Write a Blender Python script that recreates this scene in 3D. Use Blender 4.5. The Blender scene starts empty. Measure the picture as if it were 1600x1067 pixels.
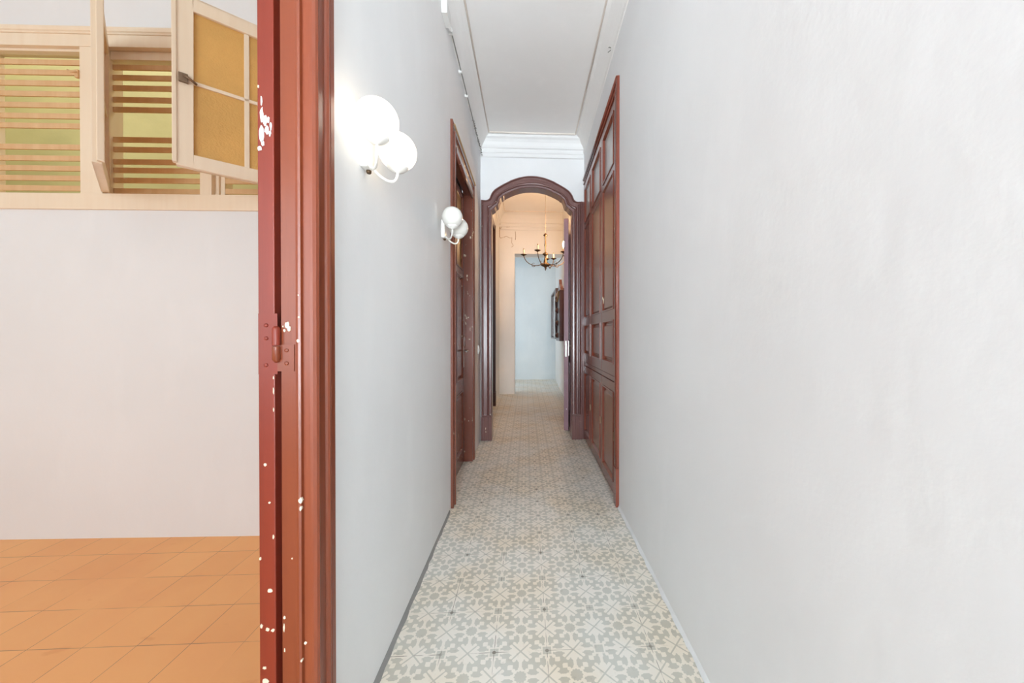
import bpy, bmesh, math, random
from mathutils import Vector, Matrix
random.seed(7)
sc = bpy.context.scene
col = sc.collection
PI = math.pi

# ------------------------------------------------------------------ helpers
def s2l(r, g, b):
    f = lambda c: (c/255/12.92) if c/255 <= .04045 else ((c/255+.055)/1.055)**2.4
    return (f(r), f(g), f(b), 1)

class MB:
    """collects faces, then links them as ONE mesh object"""
    def __init__(s, mp=None):
        s.v = []; s.f = []; s.mi = []; s.sm = []; s.mp = mp
    def add(s, verts, faces, mi=0, smooth=False):
        o = len(s.v)
        s.v += [tuple(s.mp(*p)) if s.mp else tuple(p) for p in verts]
        for q in faces:
            s.f.append([o+i for i in q]); s.mi.append(mi); s.sm.append(smooth)
        return s
    def box(s, x0, x1, y0, y1, z0, z1, mi=0):
        v = [(x0,y0,z0),(x1,y0,z0),(x1,y1,z0),(x0,y1,z0),(x0,y0,z1),(x1,y0,z1),(x1,y1,z1),(x0,y1,z1)]
        return s.add(v, [(0,3,2,1),(4,5,6,7),(0,1,5,4),(1,2,6,5),(2,3,7,6),(3,0,4,7)], mi)
    def quad(s, a, b, c, d, mi=0):
        return s.add([a,b,c,d], [(0,1,2,3)], mi)
    def prism(s, pts, z0, z1, mi=0, smooth=False, axis='z', caps=True):
        """closed 2D polygon extruded along an axis"""
        n = len(pts)
        def P(a, b, h):
            return {'z': (a,b,h), 'y': (a,h,b), 'x': (h,a,b)}[axis]
        v = [P(a,b,z0) for a,b in pts] + [P(a,b,z1) for a,b in pts]
        s.add(v, [(i,(i+1)%n,n+(i+1)%n,n+i) for i in range(n)], mi, smooth)
        if caps: s.add(v, [tuple(range(n-1,-1,-1)), tuple(range(n,2*n))], mi)
        return s
    def tube(s, pts, r, n=10, mi=0, closed=False):
        pts = [Vector(p) for p in pts]; m = len(pts)
        rs = r if isinstance(r, (list, tuple)) else [r]*m
        prev = None; rings = []
        for i, p in enumerate(pts):
            t = (pts[min(i+1,m-1)] - pts[max(i-1,0)]).normalized()
            if prev is None:
                a = Vector((0,0,1)) if abs(t.z) < .9 else Vector((1,0,0))
                u = t.cross(a).normalized()
            else:
                u = (prev - t*prev.dot(t)).normalized()
            w = t.cross(u); prev = u
            rings.append([p + (u*math.cos(2*PI*k/n) + w*math.sin(2*PI*k/n))*rs[i] for k in range(n)])
        v = [tuple(q) for R_ in rings for q in R_]
        f = [(i*n+k, i*n+(k+1)%n, (i+1)*n+(k+1)%n, (i+1)*n+k) for i in range(m-1) for k in range(n)]
        s.add(v, f, mi, True)
        s.add(v, [tuple(range(n-1,-1,-1)), tuple(range((m-1)*n, m*n))], mi)
        return s
    def lathe(s, prof, c=(0,0,0), n=24, mi=0, axis='z', smooth=True):
        """prof: (radius, height) pairs"""
        v = []
        for r, h in prof:
            for k in range(n):
                a = 2*PI*k/n; x, y = r*math.cos(a), r*math.sin(a)
                q = {'z': (x,y,h), 'y': (x,h,y), 'x': (h,x,y)}[axis]
                v.append((c[0]+q[0], c[1]+q[1], c[2]+q[2]))
        f = [(i*n+k, i*n+(k+1)%n, (i+1)*n+(k+1)%n, (i+1)*n+k) for i in range(len(prof)-1) for k in range(n)]
        s.add(v, f, mi, smooth)
        m = len(prof)
        s.add(v, [tuple(range(n-1,-1,-1)), tuple(range((m-1)*n, m*n))], mi)
        return s
    def sphere(s, c, r, n=28, m=18, mi=0, z0=-1.0):
        prof = []
        a0 = math.asin(max(-1, z0))
        for i in range(m+1):
            a = a0 + (PI/2-a0)*i/m
            prof.append((max(r*math.cos(a), 1e-5), r*math.sin(a)))
        return s.lathe(prof, c, n, mi)
    def build(s, name, mats, parent=None, bevel=0, kind=None, solid=0):
        me = bpy.data.meshes.new(name)
        me.from_pydata(s.v, [], s.f)
        if not isinstance(mats, (list, tuple)): mats = [mats]
        for m in mats: me.materials.append(m)
        for i, p in enumerate(me.polygons):
            p.material_index = s.mi[i]; p.use_smooth = s.sm[i]
        bm = bmesh.new(); bm.from_mesh(me)
        bmesh.ops.remove_doubles(bm, verts=bm.verts, dist=1e-6)
        bmesh.ops.recalc_face_normals(bm, faces=bm.faces)
        bm.to_mesh(me); bm.free()
        o = bpy.data.objects.new(name, me); col.objects.link(o)
        if parent:
            o.parent = parent
            o.matrix_parent_inverse = Matrix.Translation(-Vector(parent['_w']) if '_w' in parent else Vector())
        if solid:
            md = o.modifiers.new('solid', 'SOLIDIFY'); md.thickness = solid; md.offset = 1
        if bevel:
            md = o.modifiers.new('bevel', 'BEVEL'); md.width = bevel; md.segments = 2
            md.limit_method = 'ANGLE'; md.angle_limit = math.radians(40)
        if kind: o['kind'] = kind
        return o

def tag(o, label=None, cat=None, group=None, kind=None):
    if label: o['label'] = label
    if cat: o['category'] = cat
    if group: o['group'] = group
    if kind: o['kind'] = kind
    return o

def empty(name, loc, label=None, cat=None, group=None, kind=None):
    """Empty at the thing's base; children are built in world coordinates minus loc"""
    o = bpy.data.objects.new(name, None); col.objects.link(o)
    o.location = loc; o.empty_display_size = .05
    return tag(o, label, cat, group, kind)

def part(mb, name, mats, parent, **k):
    """children built in world coordinates: store them relative to the parent"""
    base = Vector((0,0,0)); q = parent
    while q: base += Vector(q.location); q = q.parent
    mb.v = [(a-base.x, b-base.y, c-base.z) for a, b, c in mb.v]
    o = mb.build(name, mats, None, **k)
    o.parent = parent
    return o

# ------------------------------------------------------------------ materials
class NT:
    def __init__(s, name):
        s.m = bpy.data.materials.new(name); s.m.use_nodes = True
        s.t = s.m.node_tree; s.N = s.t.nodes; s.L = s.t.links
        s.b = s.N['Principled BSDF']
    def node(s, ty, **k):
        n = s.N.new(ty)
        for a, v in k.items(): setattr(n, a, v)
        return n
    def link(s, a, b): s.L.new(a, b)
    def math(s, op, a, b=None, c=None, clamp=False):
        n = s.N.new('ShaderNodeMath'); n.operation = op; n.use_clamp = clamp
        for i, x in enumerate((a, b, c)):
            if x is None: continue
            if isinstance(x, (int, float)): n.inputs[i].default_value = x
            else: s.L.new(x, n.inputs[i])
        return n.outputs[0]
    def mix(s, f, a, b):
        n = s.N.new('ShaderNodeMix'); n.data_type = 'RGBA'
        for x, k in ((f, 0), (a, 6), (b, 7)):
            if isinstance(x, (int, float)): n.inputs[k].default_value = x
            elif isinstance(x, tuple): n.inputs[k].default_value = x
            else: s.L.new(x, n.inputs[k])
        return n.outputs[2]
    def pos(s, scale=(1,1,1)):
        g = s.node('ShaderNodeNewGeometry')
        n = s.node('ShaderNodeVectorMath', operation='MULTIPLY')
        s.link(g.outputs['Position'], n.inputs[0]); n.inputs[1].default_value = scale
        return n.outputs[0]
    def noise(s, scale, detail=3, vec=None, rough=.5):
        n = s.node('ShaderNodeTexNoise'); n.inputs['Scale'].default_value = scale
        n.inputs['Detail'].default_value = detail; n.inputs['Roughness'].default_value = rough
        s.link(vec if vec is not None else s.pos(), n.inputs['Vector'])
        return n.outputs[0]
    def ramp(s, x, a, b):
        return s.math('DIVIDE', s.math('SUBTRACT', x, a), b-a, clamp=True)
    def bump(s, h, strength, dist=.002):
        n = s.node('ShaderNodeBump'); n.inputs['Strength'].default_value = strength
        n.inputs['Distance'].default_value = dist
        s.link(h, n.inputs['Height']); s.link(n.outputs[0], s.b.inputs['Normal'])
    def set(s, **k):
        for a, v in k.items(): s.b.inputs[a.replace('_', ' ')].default_value = v
        return s

def plaster(name, c, c2, bump=.25, rough=.75):
    t = NT(name)
    f = t.ramp(t.noise(1.3, 4), .35, .65)
    g = t.ramp(t.noise(6, 4, t.pos((1,1,.35))), .55, .75)
    a = t.mix(f, c, c2)
    t.link(t.mix(t.math('MULTIPLY', g, .35), a, tuple(min(1, x*1.05) for x in c[:3])+(1,)), t.b.inputs['Base Color'])
    h = t.math('ADD', t.noise(9, 5, t.pos((1,1,.5))), t.math('MULTIPLY', t.noise(60, 3), .18))
    t.bump(h, bump, .012)
    t.set(Roughness=rough)
    return t.m

def paint(name, c, c2, rough=.3, chips=.0, bump=.3, coat=.0, chip_col=(.72,.62,.45,1), stretch=True):
    """glossy oil paint on wood, brush marks along z, worn flecks where chips > 0"""
    t = NT(name)
    v = t.pos((30,30,1.6) if stretch else (10,10,10))
    f = t.ramp(t.noise(1.0, 4, v), .3, .7)
    f2 = t.ramp(t.noise(2.2, 3), .35, .7)
    a = t.mix(t.math('MULTIPLY', f, .6), c, c2)
    a = t.mix(t.math('MULTIPLY', f2, .5), a, c2)
    if chips > 0:
        n1 = t.noise(38, 2, t.pos((1,1,.45)))
        n2 = t.noise(2.4, 2)
        m = t.math('MULTIPLY', t.ramp(n1, .76-chips, .775-chips), t.ramp(n2, .45, .55))
        a = t.mix(m, a, chip_col)
    t.link(a, t.b.inputs['Base Color'])
    h = t.math('ADD', t.noise(1.0, 3, t.pos((90,90,5))), t.math('MULTIPLY', t.noise(25, 3), .6))
    t.bump(h, bump, .0012)
    t.set(Roughness=rough, Coat_Weight=coat, Coat_Roughness=.15)
    return t.m

def plain(name, c, rough=.5, metal=0, emit=None, es=0, bump=0, bs=40):
    t = NT(name); t.set(Base_Color=c, Roughness=rough, Metallic=metal)
    f = t.noise(bs, 3)
    t.link(t.mix(t.math('MULTIPLY', f, .35), c, tuple(x*.8 for x in c[:3])+(1,)), t.b.inputs['Base Color'])
    if bump: t.bump(f, bump, .002)
    if emit: t.set(Emission_Color=emit, Emission_Strength=es)
    return t.m

M = {}
M['wall'] = plaster('white_plaster', (.81,.815,.82,1), (.77,.775,.78,1), .18)
M['wall_room'] = plaster('room_plaster', (.79,.795,.80,1), (.76,.765,.77,1), .12)
M['wall_lobby'] = plaster('lobby_plaster', (.80,.78,.75,1), (.75,.73,.70,1))
M['wall_far'] = plaster('far_plaster', (.74,.79,.81,1), (.68,.74,.77,1))
M['ceil'] = plaster('ceiling_plaster', (.88,.87,.855,1), (.85,.84,.82,1), .15)
M['stucco'] = plaster('stucco_trim', (.82,.82,.815,1), (.79,.79,.785,1), .08)
M['ochre_line'] = plain('ochre_bead', (.88,.81,.74,1), .7)
M['brown'] = paint('brown_oil_paint', s2l(126,66,50), s2l(112,56,43), .27, 0, .35, .3)
M['leaf_red'] = paint('red_brown_oil_paint', s2l(136,48,28), s2l(120,40,24), .42, 0, .35, .05)
M['jamb'] = paint('jamb_oil_paint', s2l(130,62,34), s2l(116,52,30), .36, 0, .35, .12)
M['door'] = paint('door_oil_paint', s2l(124,70,54), s2l(106,58,45), .27, .055, .35, .3)
M['cab'] = paint('wardrobe_oil_paint', s2l(134,70,54), s2l(114,58,46), .25, .02, .35, .35)
M['arch'] = paint('arch_oil_paint', s2l(116,76,70), s2l(100,63,60), .28, .045, .35, .3)
M['open'] = paint('worn_door_paint', s2l(150,116,126), s2l(130,94,104), .3, .05, .35, .3, (.75,.72,.72,1))
M['darkdoor'] = paint('dark_door_paint', s2l(74,40,34), s2l(58,32,28), .3, 0, .3, .2)
M['chip'] = plain('bare_filler', (.80,.70,.54,1), .8, bump=.3)
M['smear'] = plain('white_smear', (.85,.84,.84,1), .7, bump=.3)
M['cream_wood'] = paint('cream_oil_paint', s2l(240,224,200), s2l(232,211,184), .38, 0, .25, .1)
M['slat'] = paint('slat_wood', s2l(222,186,140), s2l(205,160,112), .5, 0, .25, 0)
M['white_metal'] = plain('white_enamel', (.82,.80,.76,1), .3)
M['steel'] = plain('nickel_steel', (.62,.60,.56,1), .3, 1)
M['oldiron'] = plain('old_iron', (.25,.17,.11,1), .45, .7)
M['brass'] = plain('aged_brass', (.11,.065,.032,1), .42, .6)
M['candle'] = plain('candle_sleeve', (.80,.66,.48,1), .6)
M['black'] = plain('dark_void', (.02,.018,.016,1), .8)
M['cable'] = plain('cable_grey', (.28,.27,.25,1), .6)
M['cable_w'] = plain('cable_white', (.78,.77,.75,1), .5)
M['cable_b'] = plain('cable_brown', (.42,.30,.20,1), .6)
M['mortar'] = plain('grey_mortar', (.27,.265,.26,1), .9, bump=.6, bs=60)
M['white_edge'] = plain('whitewash_edge', (.80,.81,.82,1), .8, bump=.6, bs=50)
M['tan'] = plain('tan_wood', (.45,.28,.13,1), .5)
M['silver'] = plain('silvered_glass', (.62,.60,.60,1), .12, .9)
M['plastic'] = plain('white_plastic', (.8,.8,.78,1), .35)

def glass_mat(name, c, trans, rough, bump=.4, bs=120, stretch=(1,1,1)):
    t = NT(name); t.set(Base_Color=c, Roughness=rough, Transmission_Weight=trans, IOR=1.35)
    f = t.noise(bs, 3, t.pos(stretch))
    g = t.ramp(t.noise(5, 3), .3, .7)
    t.link(t.mix(g, c, tuple(x*.82 for x in c[:3])+(1,)), t.b.inputs['Base Color'])
    t.bump(f, bump, .003)
    return t.m
M['amber'] = glass_mat('amber_textured_glass', s2l(240,190,112), .2, .32, 1.0, 110)
M['tan_glass'] = glass_mat('yellow_door_glass', s2l(190,150,92), .2, .3)
M['frost'] = glass_mat('grey_wardrobe_glass', s2l(196,194,192), .05, .22, .05)
M['globe_off'] = glass_mat('opal_globe_glass', (.82,.80,.75,1), .0, .18, 0)

def lamp_mat(name, c, e):
    t = NT(name); t.set(Base_Color=(.85,.82,.76,1), Roughness=.2, Emission_Color=c, Emission_Strength=e)
    return t.m
M['globe_on'] = lamp_mat('glowing_opal_globe', (1,.86,.66,1), 1.0)
M['bulb'] = lamp_mat('glowing_candle_bulb', (1,.72,.38,1), 40)

# green shaft wall
t = NT('green_patio_wall')
f = t.ramp(t.noise(2.2, 5, t.pos((1,1,1.5))), .3, .7)
t.link(t.mix(f, s2l(208,196,142), s2l(194,184,132)), t.b.inputs['Base Color'])
t.bump(t.noise(14, 4), .4, .006); t.set(Roughness=.8); M['green'] = t.m

# terracotta floor tiles, 20 cm
def grid_line(t, x, off, w, per=.2):
    u = t.math('FRACT', t.math('ADD', t.math('DIVIDE', t.math('SUBTRACT', x, off), per), 100.0))
    d = t.math('MINIMUM', u, t.math('SUBTRACT', 1.0, u))
    return d, t.math('LESS_THAN', d, w)
t = NT('terracotta_tiles')
sep = t.node('ShaderNodeSeparateXYZ'); t.link(t.pos(), sep.inputs[0])
_, lx = grid_line(t, sep.outputs[0], -1.502, .0065)
_, ly = grid_line(t, sep.outputs[1], 1.417, .0065)
line = t.math('MAXIMUM', lx, ly)
line = t.math('MULTIPLY', line, t.ramp(t.noise(3.2, 3), .36, .52))
fx = t.math('FLOOR', t.math('DIVIDE', t.math('SUBTRACT', sep.outputs[0], -1.502), .2))
fy = t.math('FLOOR', t.math('DIVIDE', t.math('SUBTRACT', sep.outputs[1], 1.417), .2))
cmb = t.node('ShaderNodeCombineXYZ'); t.link(fx, cmb.inputs[0]); t.link(fy, cmb.inputs[1])
wn = t.node('ShaderNodeTexWhiteNoise'); t.link(cmb.outputs[0], wn.inputs[0])
a = t.mix(wn.outputs[0], s2l(240,172,108), s2l(232,162,100))
a = t.mix(t.math('MULTIPLY', t.ramp(t.noise(3, 4), .35, .7), .6), a, s2l(243,182,114))
a = t.mix(t.math('MULTIPLY', t.ramp(t.noise(7, 3, t.pos((1,2,1))), .66, .74), .35), a, s2l(214,134,74))
a = t.mix(t.math('MULTIPLY', line, .75), a, s2l(120,92,70))
t.link(a, t.b.inputs['Base Color'])
t.bump(t.math('SUBTRACT', t.noise(12, 3), t.math('MULTIPLY', line, .8)), .25, .002)
t.set(Roughness=.42); M['terracotta'] = t.m

# patterned hydraulic tiles, 20 cm, four-fold motif
t = NT('hydraulic_tiles')
sep = t.node('ShaderNodeSeparateXYZ'); t.link(t.pos(), sep.inputs[0])
OX, OY = .0782, 1.3258
X, Y = sep.outputs[0], sep.outputs[1]
m = t.math
def cell(x, off):
    u = m('FRACT', m('ADD', m('DIVIDE', m('SUBTRACT', x, off), .2), 100.0))   # 0..1, corners at 0
    return m('ABSOLUTE', m('SUBTRACT', u, .5)), u
a_, ux = cell(X, OX); b_, uy = cell(Y, OY)
ha = m('MAXIMUM', a_, b_); lb = m('MINIMUM', a_, b_)           # folded: centre (0,0), edge mid (.5,0), corner (.5,.5)
def dist(px, py):
    dx = m('SUBTRACT', ha, px); dy = m('SUBTRACT', lb, py)
    return m('SQRT', m('ADD', m('MULTIPLY', dx, dx), m('MULTIPLY', dy, dy)))
def inside(d, r): return m('LESS_THAN', d, r)
def band(d, r, w): return m('LESS_THAN', m('ABSOLUTE', m('SUBTRACT', d, r)), w)
def AND(*a):
    o = a[0]
    for q in a[1:]: o = m('MULTIPLY', o, q)
    return o
def OR(*a):
    o = a[0]
    for q in a[1:]: o = m('MAXIMUM', o, q)
    return o
p_ = m('SUBTRACT', .5, ha); q_ = lb
ang = m('ARCTAN2', b_, a_)
star = m('MULTIPLY', m('COSINE', m('MULTIPLY', ang, 12.0)), .008)
rC = dist(0, 0); rK = dist(.5, .5)
def motif(H, L, ring):
    def dd(px, py):
        dx = m('SUBTRACT', H, px); dy = m('SUBTRACT', L, py)
        return m('SQRT', m('ADD', m('MULTIPLY', dx, dx), m('MULTIPLY', dy, dy)))
    pm = m('SUBTRACT', .5, H)
    nub = AND(m('LESS_THAN', m('ABSOLUTE', m('SUBTRACT', H, .188)), .044), m('LESS_THAN', m('ABSOLUTE', m('SUBTRACT', L, .178)), .040))
    stem = AND(m('LESS_THAN', L, .029), m('GREATER_THAN', H, .12), m('LESS_THAN', H, .37))
    petal = AND(m('LESS_THAN', pm, .168), m('LESS_THAN', L, m('SUBTRACT', pm, .020)))
    tip = AND(inside(dd(.322, .118), .036), m('LESS_THAN', L, m('SUBTRACT', pm, .016)))
    link = inside(dd(.125, .118), .032)
    foot = inside(dd(.148, .0), .046)
    neck = inside(dd(.335, .0), .060)
    return m('MULTIPLY', OR(ring, nub, stem, petal, tip, link, foot, neck), m('SUBTRACT', 1.0, inside(dd(.272, .080), .034)))
ringC = AND(m('GREATER_THAN', rC, m('ADD', .108, star)), m('LESS_THAN', rC, .146))
HK = m('SUBTRACT', .5, lb); LK = m('SUBTRACT', .5, ha)
ringK = AND(m('GREATER_THAN', HK, .080), m('LESS_THAN', HK, .112))
discs = OR(m('LESS_THAN', rC, m('ADD', .108, star)), m('LESS_THAN', HK, .080))
cream = m('MULTIPLY', OR(motif(ha, lb, ringC), motif(HK, LK, ringK)), m('SUBTRACT', 1.0, discs))
dX = m('MINIMUM', ux, m('SUBTRACT', 1.0, ux)); dY = m('MINIMUM', uy, m('SUBTRACT', 1.0, uy))
line = m('LESS_THAN', m('MINIMUM', dX, dY), .0065)
n1 = t.noise(5, 3); n2 = t.noise(23, 3)
line = m('MULTIPLY', line, m('MAXIMUM', t.ramp(n1, .44, .56), m('LESS_THAN', rK, .07)))
line = m('MULTIPLY', line, t.ramp(n2, .40, .52))
wear = t.ramp(t.noise(2.3, 4), .42, .62)
cA = t.mix(wear, s2l(232,228,220), s2l(230,220,203))
cB = t.mix(wear, s2l(200,200,192), s2l(191,184,168))
cc = t.mix(cream, cB, cA)
dirt = t.ramp(t.noise(40, 4), .60, .80)
cc = t.mix(m('MULTIPLY', dirt, .25), cc, s2l(120,108,90))
cdot = m('MULTIPLY', m('LESS_THAN', rK, .035), t.ramp(n1, .46, .56))
cc = t.mix(m('MULTIPLY', OR(line, cdot), .72), cc, s2l(84,72,60))
t.link(cc, t.b.inputs['Base Color'])
t.bump(m('SUBTRACT', t.noise(30, 3), m('MULTIPLY', line, .8)), .15, .0015)
t.set(Roughness=.5); M['tiles'] = t.m

# ------------------------------------------------------------------ plan of the flat (metres)
XL = -.522                                   # corridor face of the left wall
def XR(y): return .605+.016*y if y < 4.06 else .595+.0205*y
XLB = -.600                                  # room side of the left wall
CZ = 3.46                                    # corridor ceiling
YA = 4.05                                    # arch wall
YB = 7.17                                    # end wall of the lobby
YF = 9.53                                    # far wall
LZ = 3.68                                    # lobby ceiling
Y0 = -5.6                                    # wall behind the photographer
def RWm(u, n, z): return (XR(u)-n, u, z)     # along the right wall, out from it, height
def LRy(x): return 2.137-.018*x              # left room's back wall
def LRm(x, n, z): return (x, LRy(x)-n, z)

S = 'structure'
# floors
mb = MB(); mb.box(-.57, 1.0, Y0, YF+.1, -.08, 0); mb.box(-1.9, -.57, YB+.3, YF+.1, -.08, 0)
mb.build('floor', M['tiles'], kind=S)
mb = MB(); mb.box(-.75, -.57, 2.33, YA, -.08, 0); mb.box(-.75, -.57, YA, YB+.3, -.08, 0); mb.build('floor_threshold', M['tiles'], kind=S)
YR = -2.4
mb = MB(); mb.box(-4.2, -.57, YR, 2.33, -.08, 0); mb.build('floor_left_room', M['terracotta'], kind=S)

# corridor left wall: solid between the near doorway and the corridor door
D1T = 2.50; D2a, D2b, D2T = 2.535, 3.385, 2.60
mb = MB()
mb.box(XLB, XL, .90, D2a, 0, CZ+.1)
mb.box(XLB, XL, D2a, D2b, D2T, CZ+.1)
mb.box(XLB, XL, D2b, YA, 0, CZ+.1)
mb.box(XLB, XL, -.02, .90, D1T, CZ+.1)
mb.box(XLB, XL, Y0, -.02, 0, CZ+.1)
mb.build('wall_left', M['wall'], kind=S)
# right wall with the wardrobe niche
WA, WB, WT = 2.405, 4.05, 3.00
mb = MB(RWm)
mb.box(Y0, WA, -.12, 0, 0, CZ+.1); mb.box(WA, YA, -.12, 0, WT, CZ+.1); mb.box(WA, YA, -.55, -.50, 0, WT)
mb.build('wall_right', M['wall'], kind=S)
# ceiling + coves
mb = MB(); mb.box(-.62, .80, Y0, YA+.1, CZ, CZ+.1); mb.build('ceiling', M['ceil'], kind=S)
def cove_pts(z0, z1, w, n=8):
    pts = [(0, z0)]
    for i in range(n+1):
        a = PI/2*i/n
        pts.append((w*(1-math.cos(a))*1.0, z0+.01+(z1-z0-.01)*math.sin(a)))
    return pts
mb = MB()
pr = [(0,3.27),(.006,3.275),(.012,3.30),(.028,3.34),(.05,3.385),(.075,3.42),(.10,3.445),(.102,3.459),(0,3.459)]
mb.prism([(XL+a, b) for a, b in pr], Y0, YA, axis='y')
pr2 = [(0,3.29),(.006,3.295),(.012,3.32),(.028,3.355),(.05,3.395),(.07,3.425),(.095,3.447),(.097,3.459),(0,3.459)]
for u0, u1 in [(Y0, 0.), (0., 2.), (2., YA)]:
    n = len(pr2)
    v = [RWm(u0, a, b) for a, b in pr2] + [RWm(u1, a, b) for a, b in pr2]
    mb.add(v, [(i,(i+1)%n,n+(i+1)%n,n+i) for i in range(n)] + [tuple(range(n)), tuple(range(n,2*n))])
mb.build('trim_1', M['ceil'], kind=S)
# stepped stucco cornice on the arch wall
prc = [(0,3.235),(.018,3.235),(.022,3.245),(.022,3.275),(.03,3.28),(.036,3.30),(.036,3.318),(.05,3.325),(.056,3.345),(.06,3.385),(.075,3.41),(.098,3.425),(.104,3.44),(.104,3.459),(0,3.459)]
mb = MB(); mb.prism([(YA-a, b) for a, b in prc], -.505, .655, axis='x'); mb.build('trim_2', M['stucco'], kind=S)
# thin painted bead round the ceiling
mb = MB()
mb.tube([(-.415, y, CZ-.004) for y in (Y0, 0, 2, YA-.115)], .007, 8)
mb.tube([(.553, YA-.115, CZ-.004), (.54, 2, CZ-.004), (.52, 0, CZ-.004)], .007, 8)
mb.tube([(-.415, YA-.118, CZ-.004), (.553, YA-.118, CZ-.004)], .010, 8)
mb.build('trim_3', M['ochre_line'], kind=S)
# grey mortar strip at the left wall foot, whitewashed edge at the right
mb = MB(); 
pts = []; y = .92
while y < 2.44:
    pts.append((y, .016+.007*random.random() - .006*(y-.92))); y += .045
v = []; f = []
for y, w in pts: v += [(XL, y, .012), (XL+w, y, .001), (XL, y, .001)]
for i in range(len(pts)-1):
    f += [(3*i, 3*i+1, 3*i+4, 3*i+3)]
mb.add(v, f); mb.build('trim_4', M['mortar'], kind=S)
mb = MB(); v = []; f = []; pts = []; y = Y0
while y < WA:
    pts.append((y, .006+.007*random.random())); y += .04
pts.append((WA, .008))
for y, w in pts: v += [(XR(y), y, .02), (XR(y)-w, y, .001)]
for i in range(len(pts)-1): f.append((2*i, 2*i+1, 2*i+3, 2*i+2))
mb.add(v, f); mb.build('trim_5', M['white_edge'], kind=S)

# ------------------------------------------------------------------ arch wall and arched doorway
AC = .066                                    # arch centre
oc = [(583,78),(612,79),(640,83),(672,90),(702,100),(730,111),(760,127),(788,142),(815,158),(838,174),(853,190),(862,205),(869,222),(875,236),(886,246),(900,250),(918,249),(932,247)]
ic = [(583,155),(604,156),(626,157),(650,161),(674,166),(698,174),(720,183),(742,193),(762,203),(777,212),(783,219),(796,226),(804,240),(809,258),(817,278),(832,288),(842,303),(862,318)]
k_ = .001658
O_ = [((x-583)*k_, 3.019-(z-78)*k_) for x, z in oc]; I_ = [((x-583)*k_, 3.019-(z-78)*k_) for x, z in ic]
PZ = .285                                    # plinth height
O_ += [(O_[-1][0], 2.0), (O_[-1][0], 1.0), (O_[-1][0], PZ)]; I_ += [(I_[-1][0], 2.0), (I_[-1][0], 1.0), (I_[-1][0], PZ)]
hole = [q for q in I_[:18]]
# keep x strictly growing for the wall columns
hx = [0]; hz = [hole[0][1]]
for x, z in hole[1:]:
    if x > hx[-1]+1e-4: hx.append(x); hz.append(z)
mb = MB()
off = .012
for sgn in (1, -1):
    for i in range(len(hx)-1):
        x0, x1 = AC+sgn*(hx[i]), AC+sgn*(hx[i+1])
        z0, z1 = hz[i]+off, hz[i+1]+off
        v = [(x0,YA,z0),(x1,YA,z1),(x1,YA,LZ+.05),(x0,YA,LZ+.05),(x0,YA+.12,z0),(x1,YA+.12,z1),(x1,YA+.12,LZ+.05),(x0,YA+.12,LZ+.05)]
        mb.add(v, [(0,1,2,3),(4,7,6,5),(0,4,5,1)])
xi = hx[-1]+off
mb.box(-.72, AC-xi, YA, YA+.12, 0, LZ+.05); mb.box(AC+xi, 1.0, YA, YA+.12, 0, LZ+.05)
mb.box(AC-xi, AC-hx[-1], YA, YA+.12, hz[-1]+off, LZ+.05); mb.box(AC+hx[-1], AC+xi, YA, YA+.12, hz[-1]+off, LZ+.05)
mb.build('wall_arch', M['wall'], kind=S)

d3 = empty('door_3', (AC, YA, 0), kind=S)
prof = [(0,0),(0,.030),(.05,.036),(.11,.036),(.16,.026),(.22,.022),(.55,.020),(.60,.030),(.67,.034),(.74,.030),(.78,.016),(.93,.014),(1.0,.020),(1.0,-.13)]
def swp(mb, sgn, O, I):
    n = len(prof); v = []
    for (ox, oz), (ix, iz) in zip(O, I):
        for s_, d in prof:
            v.append((AC+sgn*(ox+(ix-ox)*s_), YA-d, oz+(iz-oz)*s_))
    mb.add(v, [(i*n+j, i*n+j+1, (i+1)*n+j+1, (i+1)*n+j) for i in range(len(O)-1) for j in range(n-1)])
mb = MB(); swp(mb, 1, O_, I_); swp(mb, -1, O_, I_)
part(mb, 'arched_casing', M['arch'], d3)
for sgn in (1, -1):
    mb = MB()
    a, b = sorted((AC+sgn*(O_[-1][0]+.002), AC+sgn*(I_[-1][0]-.004)))
    mb.box(a, b, YA-.045, YA+.13, 0, PZ-.012)
    mb.box(a+.004, b-.004, YA-.038, YA+.13, PZ-.012, PZ+.004)
    for q in (.25, .62): mb.box(a+(b-a)*q, a+(b-a)*q+.014, YA-.052, YA-.044, 0, PZ-.02)
    part(mb, 'plinth_block', M['arch'], d3, bevel=.003)
# fluted outer band of the casing on the wardrobe side
mb = MB()
for q in (.60, .618, .640):
    mb.tube([(q, YA-.028, PZ), (q, YA-.028, 2.70)], .006, 6)
mb.box(.640, .672, YA-.03, YA-.001, 0, 2.735)
part(mb, 'fluting', M['arch'], d3)

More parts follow.
